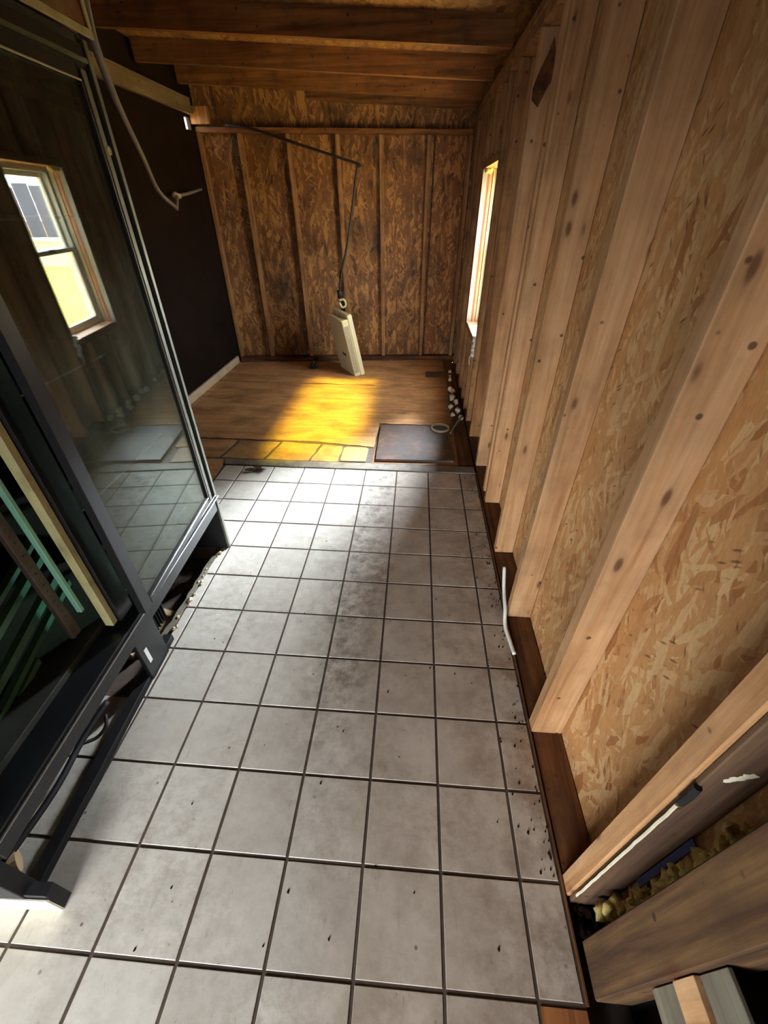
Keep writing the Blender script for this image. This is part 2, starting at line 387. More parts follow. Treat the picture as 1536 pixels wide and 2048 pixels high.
# ------------------------------------------------------------------ setting: floor
XL, XR, XO = -1.63, 0.71, 0.805          # left wall, stud fronts, sheathing
bm = BM()
# subfloor slab with the broken-out hole beneath the cabinet left open
for x0, x1, y0, y1 in ((XL - 0.12, -1.15, -1.8, 4.85), (-1.15, -0.665, -1.8, 0.74), (-1.15, -0.665, 1.40, 4.85), (-0.665, 0.66, -1.8, 4.85), (0.66, 0.702, -1.8, 4.85)):
    box(bm, x0, x1, y0, y1, -0.10, -0.0028)
box(bm, -1.15, -0.665, 0.74, 1.40, -0.16, -0.10)
box(bm, 0.702, 0.93, -1.8, 4.85, -0.16, -0.075)
floor = struct(obj('floor', bm, 'grout'), 'grey tiled floor meeting bare plywood at the far end')

S = 0.2; G = 0.0040
def tile_mesh(w, d, name='tile'):
    bm = BM(); h = 0.0; b = 0.0010
    lo = [bm.verts.new(p) for p in ((0, 0, -0.004), (w, 0, -0.004), (w, d, -0.004), (0, d, -0.004))]
    mi = [bm.verts.new(p) for p in ((0, 0, -b), (w, 0, -b), (w, d, -b), (0, d, -b))]
    hi = [bm.verts.new(p) for p in ((b, b, 0), (w - b, b, 0), (w - b, d - b, 0), (b, d - b, 0))]
    for a, c in ((lo, mi), (mi, hi)):
        for i in range(4): bm.faces.new((a[i], a[(i + 1) % 4], c[(i + 1) % 4], c[i]))
    bm.faces.new(hi)
    me = bpy.data.meshes.new(name); bm.to_mesh(me); bm.free(); me.materials.append(M['tile']); return me
meshes = {}
tile_cols = [(-1.2, -1.0), (-1.0, -0.8), (-0.8, -0.6), (-0.6, -0.4), (-0.4, -0.2), (-0.2, 0.0), (0.0, 0.2), (0.2, 0.4), (0.4, 0.6), (0.6, 0.700)]
for j in range(-6, 11):
    y0 = j * S; y1 = y0 + S
    if j == 10: y1 = 2.185
    for (x0, x1) in tile_cols:
        if y0 >= 1.39 and x1 < -0.79: 
            if x1 < -0.95: continue
            x0 = -0.93
        if x1 <= -0.79 and 0.75 < y1 and y0 < 1.39: continue
        xa, xb = x0, x1
        if x0 == -0.8 and 0.75 < y1 and y0 < 1.21: xa = -0.645
        w, d = xb - xa - 2 * G, y1 - y0 - 2 * G
        key = (round(w, 4), round(d, 4))
        if key not in meshes: meshes[key] = tile_mesh(w, d)
        if xb > 0.65 and y0 < -0.15: continue
        o = bpy.data.objects.new('tile', meshes[key]); COL.objects.link(o); o.parent = floor
        o.location = (xa + G, y0 + G, rng.uniform(-0.0008, 0.0002))
        o.rotation_euler = (rng.uniform(-.0015, .0015), rng.uniform(-.0015, .0015), 0)
bx('floor_board', 0.604, 0.70, -0.9, -0.006, -0.012, -0.0005, 'rustwood', floor, label='bare orange-brown wood where a tile is missing')

def ragged(pts, amp, seed, step=0.06):
    out = []
    r = random.Random(seed)
    for i in range(len(pts)):
        a, b = Vector(pts[i]), Vector(pts[(i + 1) % len(pts)])
        n = max(1, int((b - a).length / step)); nrm = Vector((-(b - a).y, (b - a).x)).normalized()
        for k in range(n):
            q = a.lerp(b, k / n)
            if k: q = q + nrm * r.uniform(-amp, amp)
            out.append((q.x, q.y))
    return out
for pts, z, amp in (([(XL, 3.775), (0.60, 3.748), (0.60, 4.62), (XL, 4.36)], 0.003, 0.005),
                    ([(XL, 2.56), (-0.40, 2.56), (0.02, 2.50), (0.03, 2.90), (0.60, 2.90), (0.60, 3.738), (XL, 3.757)], 0.0025, 0.006)):
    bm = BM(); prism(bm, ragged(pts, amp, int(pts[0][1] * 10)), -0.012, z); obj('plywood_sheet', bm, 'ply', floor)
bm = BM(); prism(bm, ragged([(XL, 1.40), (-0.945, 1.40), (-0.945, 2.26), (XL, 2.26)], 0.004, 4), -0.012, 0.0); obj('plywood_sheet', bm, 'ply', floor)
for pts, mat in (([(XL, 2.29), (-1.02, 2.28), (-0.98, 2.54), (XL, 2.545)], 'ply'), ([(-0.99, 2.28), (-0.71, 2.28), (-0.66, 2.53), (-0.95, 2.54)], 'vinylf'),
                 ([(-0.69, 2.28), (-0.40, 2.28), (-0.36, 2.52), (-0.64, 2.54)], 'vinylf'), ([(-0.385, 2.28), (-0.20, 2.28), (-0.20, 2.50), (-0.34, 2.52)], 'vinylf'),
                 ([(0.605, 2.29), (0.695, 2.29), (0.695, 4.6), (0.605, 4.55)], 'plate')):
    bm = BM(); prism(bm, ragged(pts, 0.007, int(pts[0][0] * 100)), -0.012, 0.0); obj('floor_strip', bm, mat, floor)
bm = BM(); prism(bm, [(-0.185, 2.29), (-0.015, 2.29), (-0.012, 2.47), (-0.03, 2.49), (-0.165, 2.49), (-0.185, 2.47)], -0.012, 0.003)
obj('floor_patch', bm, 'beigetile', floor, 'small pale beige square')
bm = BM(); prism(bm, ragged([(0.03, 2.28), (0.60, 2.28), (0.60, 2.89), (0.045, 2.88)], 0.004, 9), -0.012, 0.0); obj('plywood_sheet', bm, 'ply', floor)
bm = BM(); prism(bm, ragged([(-0.935, 2.188), (0.698, 2.188), (0.698, 2.268), (-0.96, 2.258)], 0.003, 12, 0.1), -0.012, 0.006)
struct(obj('trim_1', bm, 'threshold'), 'grey threshold strip between tiles and plywood')

# ------------------------------------------------------------------ right wall
WY0, WY1, WZ0, WZ1 = 3.05, 3.74, 0.58, 1.585
bm = BM()
ZT = 2.35
for y0, y1, z0, z1 in ((0.13, WY0, -0.06, ZT), (WY1, 4.95, -0.06, ZT), (WY0, WY1, -0.06, WZ0), (WY0, WY1, WZ1, ZT), (-1.8, 0.13, 1.7, ZT)):
    box(bm, XO, XO + 0.018, y0, y1, z0, z1)
wr = struct(obj('wall_right', bm, 'osb'), 'unfinished right wall of strand board between pale studs')
bx('siding', XO + 0.03, XO + 0.045, -1.8, WY0, -0.3, ZT, 'stud_dark', wr)
bx('siding', XO + 0.03, XO + 0.045, WY1, 4.9, -0.3, ZT, 'stud_dark', wr)
bx('siding', XO + 0.03, XO + 0.045, WY0, WY1, -0.3, WZ0, 'stud_dark', wr)
bx('siding', XO + 0.03, XO + 0.045, WY0, WY1, WZ1, ZT, 'stud_dark', wr)
bx('sole_plate', 0.712, 0.803, 0.19, 4.62, -0.045, 0.0, 'plate', wr, 0.002)
bx('top_plate', 0.712, 0.803, -1.7, 4.66, 1.935, 1.973, 'stud_old', wr, 0.002)
bx('top_plate', 0.708, 0.803, -1.7, 4.66, 1.974, 2.012, 'stud_old', wr, 0.002)
def stud(y, mat='stud', x0=0.712, x1=0.803, z0=0.001, z1=1.934, w=0.038, lean=0.0):
    bm = BM(); box(bm, x0, x1, y, y + w, z0, z1, 0.0025)
    if lean:
        for v in bm.verts: v.co.y += lean * v.co.z
    return obj('stud', bm, mat, wr)
# near face distance of each stud
stud(0.178, 'stud', 0.709, z0=-0.03, w=0.04)
stud(0.574, 'stud', 0.708, w=0.040)
stud(1.045, 'stud', 0.712, w=0.040)
stud(1.445, 'stud', 0.716, w=0.040, lean=0.02)
stud(1.485 + .0, 'stud_old', 0.735, w=0.036, lean=0.02)
stud(1.87, 'stud', 0.722, w=0.040, lean=0.02)
stud(1.912, 'stud', 0.712, z0=0.05, w=0.036, lean=0.02)
stud(2.29, 'stud', 0.716, w=0.040, lean=0.02)
stud(2.332, 'stud_old', 0.730, w=0.036, lean=0.02)
stud(2.72, 'stud_old', 0.714, w=0.040, lean=0.01)
stud(3.00, 'stud_old', 0.712, w=0.036)
stud(3.745, 'stud_old', 0.712, w=0.038)
stud(3.79, 'stud_old', 0.712, w=0.038)
stud(4.15, 'stud_old', 0.712, w=0.038)
stud(4.50, 'stud_old', 0.712, w=0.038)
for yy in (3.24, 3.48):
    stud(yy, 'stud_old', 0.712, z1=WZ0 - 0.042); stud(yy, 'stud_old', 0.712, z0=WZ1 + 0.042)
bx('window_sill_plate', 0.712, 0.803, 3.04, 3.742, WZ0 - 0.040, WZ0 - 0.002, 'stud_old', wr)
bx('window_header', 0.712, 0.803, 3.04, 3.742, WZ1 + 0.002, WZ1 + 0.040, 'stud_old', wr)
# dark near face and caulk bead on the nearest stud
bm = BM(); box(bm, 0.716, 0.803, 0.168, 0.1775, -0.03, 1.934, 0.002); obj('stud_facing', bm, 'stud_dark', wr, 'dark purplish brown face')
bm = BM()
pts = [(0.7135, 0.1665 + 0.0015 * noise.noise(Vector((k * .6, 0, 0))), z) for k, z in enumerate([0.06 + 0.02 * i for i in range(29)])]
tube(bm, pts, 0.0028, 6); obj('caulk_bead', bm, 'caulk', wr, 'pale bead of caulk')
bm = BM(); tube(bm, [(0.7145, 0.166, 0.63), (0.7145, 0.165, 0.66), (0.7145, 0.166, 0.69)], 0.006, 8); obj('paint_mark', bm, 'black_rough', wr)
bm = BM()
for k in range(5):
    blob(bm, (0.748 + 0.005 * k, 0.168, 0.715 + 0.004 * k), 0.007, k, 0.9, 2, (1.3, 0.12, 1.0))
obj('white_drip', bm, 'caulk', wr, 'smeared white caulk spot')
# the wide brown post beside the camera, with foam and blue tape behind it
bm = BM(); box(bm, 0.722, 0.80, 0.008, 0.101, 0.0, 1.93, 0.003); obj('post', bm, 'post', wr, 'wide dark brown post')
bx('siding_board', 0.812, 0.826, 0.04, 0.15, 0.0, 1.9, 'stud_dark', wr)
bm = BM()
r = random.Random(3)
for k in range(70):
    z = 0.08 + 0.60 * k / 70
    if 0.16 < z < 0.19: continue
    rr = 0.010 + 0.007 * r.random()
    blob(bm, (0.788 + r.uniform(-.014, .006), 0.113 + r.uniform(-0.010, 0.012) + 0.010 * math.sin(k), z), rr * 0.95, k, 1.3, 2, (1, 1.0, 1.3))
for k in range(9):
    blob(bm, (0.775 + r.uniform(-.02, .01), 0.128 + r.uniform(-.012, .016), 0.085 + r.uniform(-0.02, 0.05)), 0.012 + 0.006 * r.random(), k + 60, 0.9, 2)
tag(obj('foam_insulation', bm, 'foam', None, shade=True), 'crumbling yellow foam insulation between nearest stud and brown post', 'insulation')
bm = BM(); prism(bm, [(0.786, 0.150), (0.789, 0.150), (0.789, 0.162), (0.786, 0.162)], 0.24, 0.50)
tag(obj('blue_tape', bm, 'blue'), 'thin strip of dark blue tape in gap beside nearest stud', 'tape')
# pale stud and dark gap at the lower right corner
bx('stud', 0.745, 0.81, -0.125, -0.075, -0.03, 1.93, 'greywood', wr, 0.002, 'weathered grey stud')
bx('stud', 0.76, 0.81, -0.065, -0.045, -0.03, 1.93, 'stud', wr, 0.002)
bx('blocking', 0.735, 0.744, -0.50, 0.006, 0.275, 0.375, 'whitewash', wr, 0.001, 'pale grey blocking board')
bx('blocking', 0.728, 0.744, -0.50, 0.006, 0.377, 0.450, 'stud', wr, 0.001)
bx('blocking', 0.737, 0.744, -0.50, 0.006, 0.452, 0.535, 'whitewash', wr, 0.001, 'pale grey blocking board')
bx('siding_board', 0.82, 0.83, -1.8, 0.13, -0.08, 1.75, 'black_rough', wr)
bx('stud', 0.72, 0.80, -0.55, -0.51, -0.03, 1.93, 'stud', wr, 0.002)
bx('stud', 0.72, 0.80, -1.0, -0.96, -0.03, 1.93, 'stud', wr, 0.002)
bm = BM()
r = random.Random(5)
for k in range(46):
    blob(bm, (r.uniform(0.715, 0.79), r.uniform(0.105, 0.172), -0.03 + r.uniform(-.01, .012)), r.uniform(0.005, 0.014), k, 0.8, 1)
box(bm, 0.703, 0.80, 0.10, 0.176, -0.07, -0.035)
o = obj('debris', bm, 'soil', wr); o['kind'] = 'stuff'
bx('trim_2', 0.7025, 0.7065, 0.0, 2.2, -0.012, 0.004, 'plate').__setitem__('kind', 'structure')

# window
bm = BM(); FX0, FX1 = 0.80, 0.90
for y0, y1, z0, z1 in ((WY0, WY0 + 0.03, WZ0, WZ1), (WY1 - 0.03, WY1, WZ0, WZ1), (WY0 + .03, WY1 - .03, WZ0, WZ0 + 0.03), (WY0 + .03, WY1 - .03, WZ1 - 0.03, WZ1)):
    box(bm, FX0 + 0.022, FX1, y0, y1, z0, z1, 0.002)
w1 = struct(obj('window_1', bm, 'vinylw'), 'small white sash window in right wall')
JY = WY1 - 0.0305
for i, (xa, xb, m, pr) in enumerate(((0.714, 0.748, 'vinylj', 0.004), (0.750, 0.762, 'rust', 0.002), (0.762, 0.780, 'pinkwood', 0.006), (0.781, 0.785, 'rust', 0.001))):
    bx('jamb_strip', xa, xb, WY1 - 0.006 - pr, WY1, WZ0, WZ1, m, w1)
for i, (xa, xb, m, pr) in enumerate(((0.786, 0.80, 'vinylc', 0.012), (0.803, 0.815, 'vinylj', 0.010))):
    bx('jamb_strip', xa, xb, WY1 - 0.006 - pr, WY1, WZ0, WZ1, m, w1)
bx('jamb_strip', 0.714, 0.80, WY0, WY0 + 0.008, WZ0, WZ1, 'pinkwood', w1)
bx('stool', 0.714, 0.82, WY0 + .01, WY1 - .03, WZ0, WZ0 + 0.008, 'pinkwood', w1)
def sash(z0, z1, x, name, m):
    bm = BM(); t = 0.028
    for y0, y1, a, b in ((WY0 + .03, WY0 + .03 + t, z0, z1), (WY1 - .03 - t, WY1 - .03, z0, z1), (WY0 + .03 + t, WY1 - .03 - t, z0, z0 + t), (WY0 + .03 + t, WY1 - .03 - t, z1 - t, z1)):
        box(bm, x, x + 0.025, y0, y1, a, b, 0.002)
    s_ = obj(name, bm, m, w1)
    bx('pane', x + 0.010, x + 0.014, WY0 + .03 + t, WY1 - .03 - t, z0 + t, z1 - t, 'wglass', s_)
sash(WZ0 + 0.03, 1.115, 0.828, 'sash', 'vinylw')
sash(1.090, WZ1 - 0.03, 0.858, 'sash', 'vinylw')
bm = BM(); box(bm, 0.815, 0.83, 3.38, 3.44, 1.10, 1.118, 0.002); obj('sash_lock', bm, 'black', w1)
# torn foam around window
bm = BM()
for k in range(7): blob(bm, (0.735 + 0.012 * (k % 3), 3.70 - 0.01 * k, WZ1 - 0.012 + 0.006 * (k % 2)), 0.014, k, 0.9, 2)
tag(obj('foam_scrap', bm, M['foam'], None, shade=True), 'yellow foam lump at top corner of the window', 'insulation')
bm = BM()
for k in range(8): blob(bm, (0.708 + 0.006 * (k % 2), 3.03 + 0.012 * (k % 4), 0.50 + 0.016 * k), 0.016, k + 9, 0.9, 2)
tube(bm, smooth_path([(0.70, 3.03, 0.52), (0.68, 3.01, 0.48), (0.685, 3.0, 0.44)]), 0.003, 5)
tag(obj('plastic_scrap', bm, M['vinylw'], None, shade=True), 'crumpled white plastic scrap hanging below the window corner', 'scrap')

# ------------------------------------------------------------------ back wall (slightly out of square)
A = Vector((XL - 0.02, 4.415, 0)); B = Vector((0.80, 4.665, 0))
ang = math.atan2(B.y - A.y, B.x - A.x); Lw = (B - A).length
bm = BM(); box(bm, 0, Lw + 0.008, 0.088, 0.105, -0.06, 2.35)
wb = struct(obj('wall_back', bm, 'osb_back'), 'stained strand board back wall with narrow studs')
wb.location = A; wb.rotation_euler = (0, 0, ang)
def bst(name, x0, x1, y0, y1, z0, z1, m, bev=0.002, lean=0.0):
    bm = BM(); box(bm, x0, x1, y0, y1, z0, z1, bev)
    for v in bm.verts: v.co.x += lean * v.co.z
    return obj(name, bm, m, wb)
bst('sole_plate', 0.03, Lw - .05, 0.005, 0.087, -0.012, 0.036, 'plate_x')
bst('top_plate', 0.03, Lw - .1, 0.005, 0.087, 1.865, 1.90, 'joist')
for x, ln in ((0.36, 0.0), (0.79, -0.01), (1.21, -0.012), (1.585, -0.012), (1.995, -0.01)):
    bst('stud', x, x + 0.038, 0.03, 0.087, 0.037, 1.864, 'stud_old', lean=ln)
bst('stud', 2.045, 2.056, 0.06, 0.087, 0.037, 1.864, 'plate_x')
bst('stud', 0.03, 0.06, 0.02, 0.087, 0.037, 1.864, 'stud_old')
bst('stud', 2.33, 2.368, 0.02, 0.087, 0.037, 1.864, 'stud_old')

# ------------------------------------------------------------------ ceiling
def zc(x, base=2.012): return base - (x - XR) * 0.047       # rises to the left
bm = BM()
x0, x1 = XL - 0.1, 0.90
hexa(bm, [(x0, -1.9, zc(x0, 2.124)), (x1, -1.9, zc(x1, 2.124)), (x1, 4.9, zc(x1, 2.124)), (x0, 4.9, zc(x0, 2.124)),
          (x0, -1.9, zc(x0, 2.145)), (x1, -1.9, zc(x1, 2.145)), (x1, 4.9, zc(x1, 2.145)), (x0, 4.9, zc(x0, 2.145))])
ce = struct(obj('ceiling', bm, 'osb_ceil'), 'strand board roof deck over brown joists')
for y in (-1.25, -0.65, -0.05, 0.55, 1.15, 1.75, 2.34, 2.97, 3.64, 4.22, 4.60):
    x0, x1 = XL + 0.03, 0.70
    if y < 2: x0 = XL + 0.03
    bm = BM(); zz = 0.0 if y < 4.5 else -0.02
    hexa(bm, [(x0, y, zc(x0)), (x1, y, zc(x1)), (x1, y + .038, zc(x1)), (x0, y + .038, zc(x0)),
              (x0, y, zc(x0, 2.123)), (x1, y, zc(x1, 2.123)), (x1, y + .038, zc(x1, 2.123)), (x0, y + .038, zc(x0, 2.123))])
    obj('joist', bm, 'joist', ce)

# ------------------------------------------------------------------ left wall
bm = BM()
for y0, y1, z0, z1 in ((-1.8, 4.28, -0.1, 2.3), (4.375, 4.50, -0.1, 2.3), (4.28, 4.375, -0.1, 1.87), (4.28, 4.375, 1.945, 2.3)):
    box(bm, XL - 0.03, XL, y0, y1, z0, z1)
wl = struct(obj('wall_left', bm, 'darkwall'), 'unlit dark brown left wall')
bx('wall_beam', XL, XL + 0.035, 1.2, 4.375, 1.965, 2.065, 'greyboard', wl, 0.003, 'grey painted beam along the wall top')
bx('beam_block', XL, XL + 0.16, 4.385, 4.41, 1.91, 2.02, 'stud_old', wl, 0.003)
bl = struct(bx('baseboard_left', XL, XL + 0.022, 1.5, 4.36, 0.0, 0.07, 'basew', None, 0.003), 'off-white baseboard')

# wall behind the camera with its open doorway
bm = BM()
for x0, x1, z0, z1 in ((XL - .03, -1.40, -0.1, 2.35), (-0.05, 0.93, -0.1, 2.35), (-1.40, -0.05, 1.25, 2.35)):
    box(bm, x0, x1, -1.84, -1.80, z0, z1)
struct(obj('wall_front', bm, 'osb'), 'wall with open doorway behind the viewer')

# ------------------------------------------------------------------ glass door cooler
cab = thing('display_cooler', 'tall black two-door glass cooler with missing near door and no kick panel', 'cooler', (-0.611, 1.40, 0), R(2.1))
D = 0.64   # depth
NY = -1.335
def cb(name, x0, x1, y0, y1, z0, z1, m, bev=0.0015, parent=cab, label=None): return bx(name, x0, x1, y0, y1, z0, z1, m, parent, bev, label)
cb('side_panel', -D, 0.0, -0.020, 0.0, 0.0, 1.72, 'black_rough', label='far side panel reaching the floor')
cb('corner_trim', 0.0005, 0.012, -0.016, 0.002, 0.0, 1.71, 'alu', label='dull grey metal edge strip')
cb('side_panel', -D, -0.002, NY, NY + 0.035, 0.0, 1.72, 'black_rough')
cb('back_panel', -D - 0.02, -D, NY, 0.0, 0.18, 1.72, 'liner')
cb('top_panel', -D, 0.0, NY + 0.037, -0.022, 1.70, 1.72, 'black_rough')
cb('top_rail', -0.05, 0.008, NY + 0.037, -0.022, 1.655, 1.699, 'black')
cb('trim_strip', 0.0085, 0.014, NY + 0.04, -0.022, 1.664, 1.674, 'alu')
cb('bottom_rail', -0.06, 0.008, NY + 0.037, -0.022, 0.235, 0.300, 'black')
cb('bottom_rail', -0.06, 0.020, NY + 0.037, -0.022, 0.302, 0.322, 'black')
cb('trim_strip', 0.0205, 0.026, NY + 0.04, -0.010, 0.3045, 0.3105, 'chrome', label='bright chrome line')
cb('cooler_floor', -D, -0.062, NY + 0.037, -0.022, 0.30, 0.34, 'liner')
# fascia on top
fa = cb('fascia', -0.06, 0.0, NY - 0.1, 0.055, 1.735, 2.02, 'fascia', label='faded red and tan fascia')
cb('fascia_edge', 0.0005, 0.008, NY - 0.1, 0.055, 1.722, 1.740, 'gasket', parent=cab)
cb('fascia_edge', 0.0005, 0.006, 0.045, 0.060, 1.741, 2.02, 'gasket', parent=cab)
# centre mullion
cb('mullion', -0.05, -0.004, -0.745, -0.680, 0.3405, 1.654, 'black')
cb('side_jamb', -0.06, -0.012, -0.075, -0.021, 0.323, 1.654, 'black_rough')
# far door: closed but a touch proud at its near edge
door = bpy.data.objects.new('door', None); COL.objects.link(door); door.parent = cab
door.location = (0.004, -0.072, 0); door.rotation_euler = (0, 0, R(2.4))
def dr(name, y0, y1, z0, z1, m, x0=0.0, x1=0.022, bev=0.0015, label=None): return bx(name, x0, x1, y0, y1, z0, z1, m, door, bev, label)
DZ0, DZ1, DY0, DY1 = 0.335, 1.652, -0.64, 0.0
dr('stile', -0.038, 0.0, DZ0, DZ1, 'black'); dr('stile', DY0, DY0 + 0.045, DZ0, DZ1, 'black')
dr('rail', DY0 + .046, -0.039, DZ0, DZ0 + 0.030, 'black'); dr('rail', DY0 + .046, -0.039, DZ1 - 0.030, DZ1, 'black')
dr('edge_trim', -0.030, -0.008, DZ0 + .01, DZ1 - .01, 'alu', 0.0225, 0.027, 0.001, 'grey reflective strip')
dr('edge_trim', -0.0405, -0.036, DZ0 + .03, DZ1 - .03, 'chrome', 0.0225, 0.0265, 0.001)
dr('edge_trim', DY0 + .05, -0.04, DZ0 + 0.0265, DZ0 + 0.031, 'chrome', 0.0225, 0.0265, 0.001)
dr('edge_trim', DY0 + .05, -0.04, DZ1 - 0.034, DZ1 - 0.030, 'gasket', 0.0225, 0.0265, 0.001)
dr('glass_pane', DY0 + .044, -0.037, DZ0 + 0.029, DZ1 - 0.029, 'glass', 0.012, 0.017, 0)
bm = BM(); tube(bm, [(0.0245, -0.012, 1.49), (0.030, -0.012, 1.49)], 0.010, 10); obj('lock', bm, 'gasket', door, 'small pale round lock')
# opening of the missing near door: gasket, pale tube, perforated shelf rail, shelves
cb('gasket', -0.040, -0.014, -0.768, -0.747, 0.345, 1.65, 'gasket', label='cream door gasket')
cb('light_tube', -0.068, -0.052, -0.797, -0.785, 0.44, 1.60, 'lamptube', label='pale green lamp tube')
bm = BM(); box(bm, -0.095, -0.080, -0.835, -0.805, 0.37, 1.62, 0.001)
for k in range(60):
    z = 0.39 + k * 0.0205
    tube(bm, [(-0.0795, -0.820, z), (-0.078, -0.820, z)], 0.0035, 6)
obj('shelf_rail', bm, 'perf', cab, 'brown perforated shelf rail')
for k, (y, z, w) in enumerate(((-0.720, 0.640, 0.007), (-0.720, 0.590, 0.010), (-0.714, 0.510, 0.012), (-0.700, 0.462, 0.009), (-0.90, 0.362, 0.010))):
    bm = BM(); a = (-0.150, y, z); b = (-0.150, y - 0.42, z - 0.145)
    hexa(bm, [(-0.16, a[1], a[2] - w), (-0.14, a[1], a[2] - w), (-0.14, b[1], b[2] - w), (-0.16, b[1], b[2] - w),
              (-0.16, a[1], a[2] + w), (-0.14, a[1], a[2] + w), (-0.14, b[1], b[2] + w), (-0.16, b[1], b[2] + w)])
    obj('shelf_bar', bm, 'shelf', cab, 'green tinted slanting shelf bar')
for z in (0.72, 1.05, 1.36):
    bm = BM(); box(bm, -D + 0.02, -0.10, NY + .04, -0.836, z, z + 0.006)
    for k in range(14): tube(bm, [(-D + 0.03, NY + .06 + k * .033, z + .009), (-0.09, NY + .06 + k * .033, z + .009)], 0.003, 5)
    obj('shelf', bm, 'black_rough', cab)
for z in (0.62, 0.98, 1.34):
    bm = BM(); box(bm, -D + 0.02, -0.12, -0.68, -0.03, z, z + 0.006)
    obj('shelf', bm, 'liner', cab)
# undercarriage
cb('support_leg', -0.035, -0.020, -0.735, -0.615, 0.004, 0.234, 'black', label='black sheet metal leg')
cb('leg_label', -0.0195, -0.018, -0.715, -0.700, 0.075, 0.145, 'glasstag', 0, label='small white sticker')
cb('base_channel', -0.060, -0.025, NY + .04, -0.56, 0.001, 0.030, 'black_rough', label='low dusty base channel')
cb('foot_block', -0.30, 0.050, NY + 0.003, NY + 0.030, 0.001, 0.10, 'black_rough')
cb('foot_face', -0.60, 0.050, NY - 0.004, NY + 0.002, 0.001, 0.085, 'whitebright', label='white enamel outer face')
bm = BM()
tube(bm, smooth_path([(-0.10, -1.28, 0.09), (-0.09, -1.12, 0.075), (-0.10, -0.98, 0.07), (-0.09, -0.86, 0.075)]), 0.009, 8)
tube(bm, smooth_path([(-0.10, -0.99, 0.07), (-0.075, -0.96, 0.05), (-0.06, -0.93, 0.06), (-0.075, -0.90, 0.07)]), 0.006, 6)
obj('drain_pipe', bm, 'black_rough', cab, 'black drain pipe', True)
bm = BM(); tube(bm, [(-0.12, -1.29, 0.07), (-0.085, -1.26, 0.065)], 0.028, 14); obj('pipe_cap', bm, 'palewood', cab, 'pale round cap')
cb('tag', -0.17, -0.165, -1.17, -1.14, 0.03, 0.10, 'cream', 0, label='pale paper tag')
cb('compressor_tray', -0.55, -0.20, -1.10, -0.80, 0.012, 0.17, 'black_rough')
bm = BM()
for k in range(9): box(bm, -0.16, -0.09, -0.60 + k * .016, -0.598 + k * .016, 0.02, 0.14)
tube(bm, [(-0.12, -0.605, 0.05), (-0.12, -0.46, 0.05)], 0.004, 6); tube(bm, [(-0.12, -0.605, 0.11), (-0.12, -0.46, 0.11)], 0.004, 6)
obj('condenser_coil', bm, 'black_rough', cab, 'small black finned coil')

# broken floor beneath the cooler
r = random.Random(11)
for k, (p, q, w, m) in enumerate((((-0.668, 0.76), (-0.652, 1.05), 0.022, 'threshold'), ((-0.655, 1.05), (-0.648, 1.32), 0.022, 'threshold'),
                                  ((-0.80, 0.80), (-0.70, 1.02), 0.03, 'palewood'), ((-0.86, 0.78), (-0.70, 0.86), 0.022, 'palewood'), ((-0.78, 1.02), (-0.68, 1.0), 0.03, 'palewood'))):
    a, b = Vector(p), Vector(q); n = Vector((-(b - a).y, (b - a).x)).normalized() * w / 2
    bm = BM(); prism(bm, ragged([tuple(a - n), tuple(b - n), tuple(b + n), tuple(a + n)], 0.004, k + 20, 0.03), -0.012 if k < 2 else -0.09, 0.004 if k < 2 else -0.06)
    obj('broken_slat', bm, m, floor)
bm = BM()
for k in range(26): 
    t = r.random()
    blob(bm, (-0.640 + r.uniform(-.012, .010), 0.78 + 0.56 * t, 0.003), r.uniform(0.004, 0.011), k, 0.8, 1)
o = obj('mortar_crumbs', bm, 'foamw', floor); o['kind'] = 'stuff'
bx('floor_sheet', -1.1, -0.70, 0.745, 1.0, -0.099, -0.085, 'greywood', floor, label='pale sheet showing in the hole')

# ------------------------------------------------------------------ loose things
# grey cable
bm = BM(); tube(bm, smooth_path([(-0.60, 1.47, 1.86), (-0.625, 1.49, 1.78), (-0.66, 1.55, 1.715), (-0.86, 1.95, 1.66), (-1.06, 2.4, 1.56), (-1.23, 2.8, 1.44), (-1.35, 3.2, 1.365), (-1.40, 3.32, 1.36), (-1.43, 3.42, 1.41), (-1.50, 3.6, 1.43), (-1.56, 3.9, 1.45), (-1.60, 4.25, 1.485)], 8), 0.0115, 10)
gc = obj('cable', bm, 'conduit', None, shade=True)
tag(gc, 'grey cable sagging from cooler top to the dark left wall', 'cable')
bm = BM(); blob(bm, (-1.475, 3.52, 1.43), 0.028, 2, 0.5, 2, (0.7, 2, 0.7)); obj('cable_tie', bm, 'palewood', gc, 'pale taped joint', True)

# cream box with its cord
bxo = thing('utility_box', 'cream plastic box standing tilted on plywood before the back wall', 'box', (-0.20, 4.055, 0.004))
bxo.rotation_euler = (0, R(-12.5), R(32))
T = 0.115
bx('body', -T, -0.053, 0, 0.36, 0.012, 0.555, 'cream', bxo, 0.006)
bx('lid', -0.050, 0, 0.004, 0.356, 0.0, 0.585, 'cream', bxo, 0.008)
bx('vent_panel', -T + 0.012, -0.059, -0.003, 0.0005, 0.05, 0.50, 'creamvent', bxo, 0, 'grey textured vent strip')
bx('slot', -T - 0.003, -T + 0.001, 0.10, 0.18, 0.205, 0.214, 'black', bxo, 0); bx('slot', -T - 0.003, -T + 0.001, 0.10, 0.18, 0.222, 0.231, 'black', bxo, 0)
bm = BM()
pts = [(-1.33, 4.37, 1.90), (-1.10, 4.30, 1.868), (-0.62, 4.24, 1.745), (-0.245, 4.20, 1.648), (-0.238, 4.20, 1.63), (-0.25, 4.20, 1.60), (-0.34, 4.20, 1.15), (-0.42, 4.19, 0.86), (-0.437, 4.18, 0.74), (-0.43, 4.18, 0.66), (-0.415, 4.18, 0.60)]
tube(bm, smooth_path(pts, 5), 0.0095, 8)
cd = tag(obj('power_cord', bm, 'cord', None, shade=True), 'dark cord hanging from back wall top down to the cream box', 'cord')
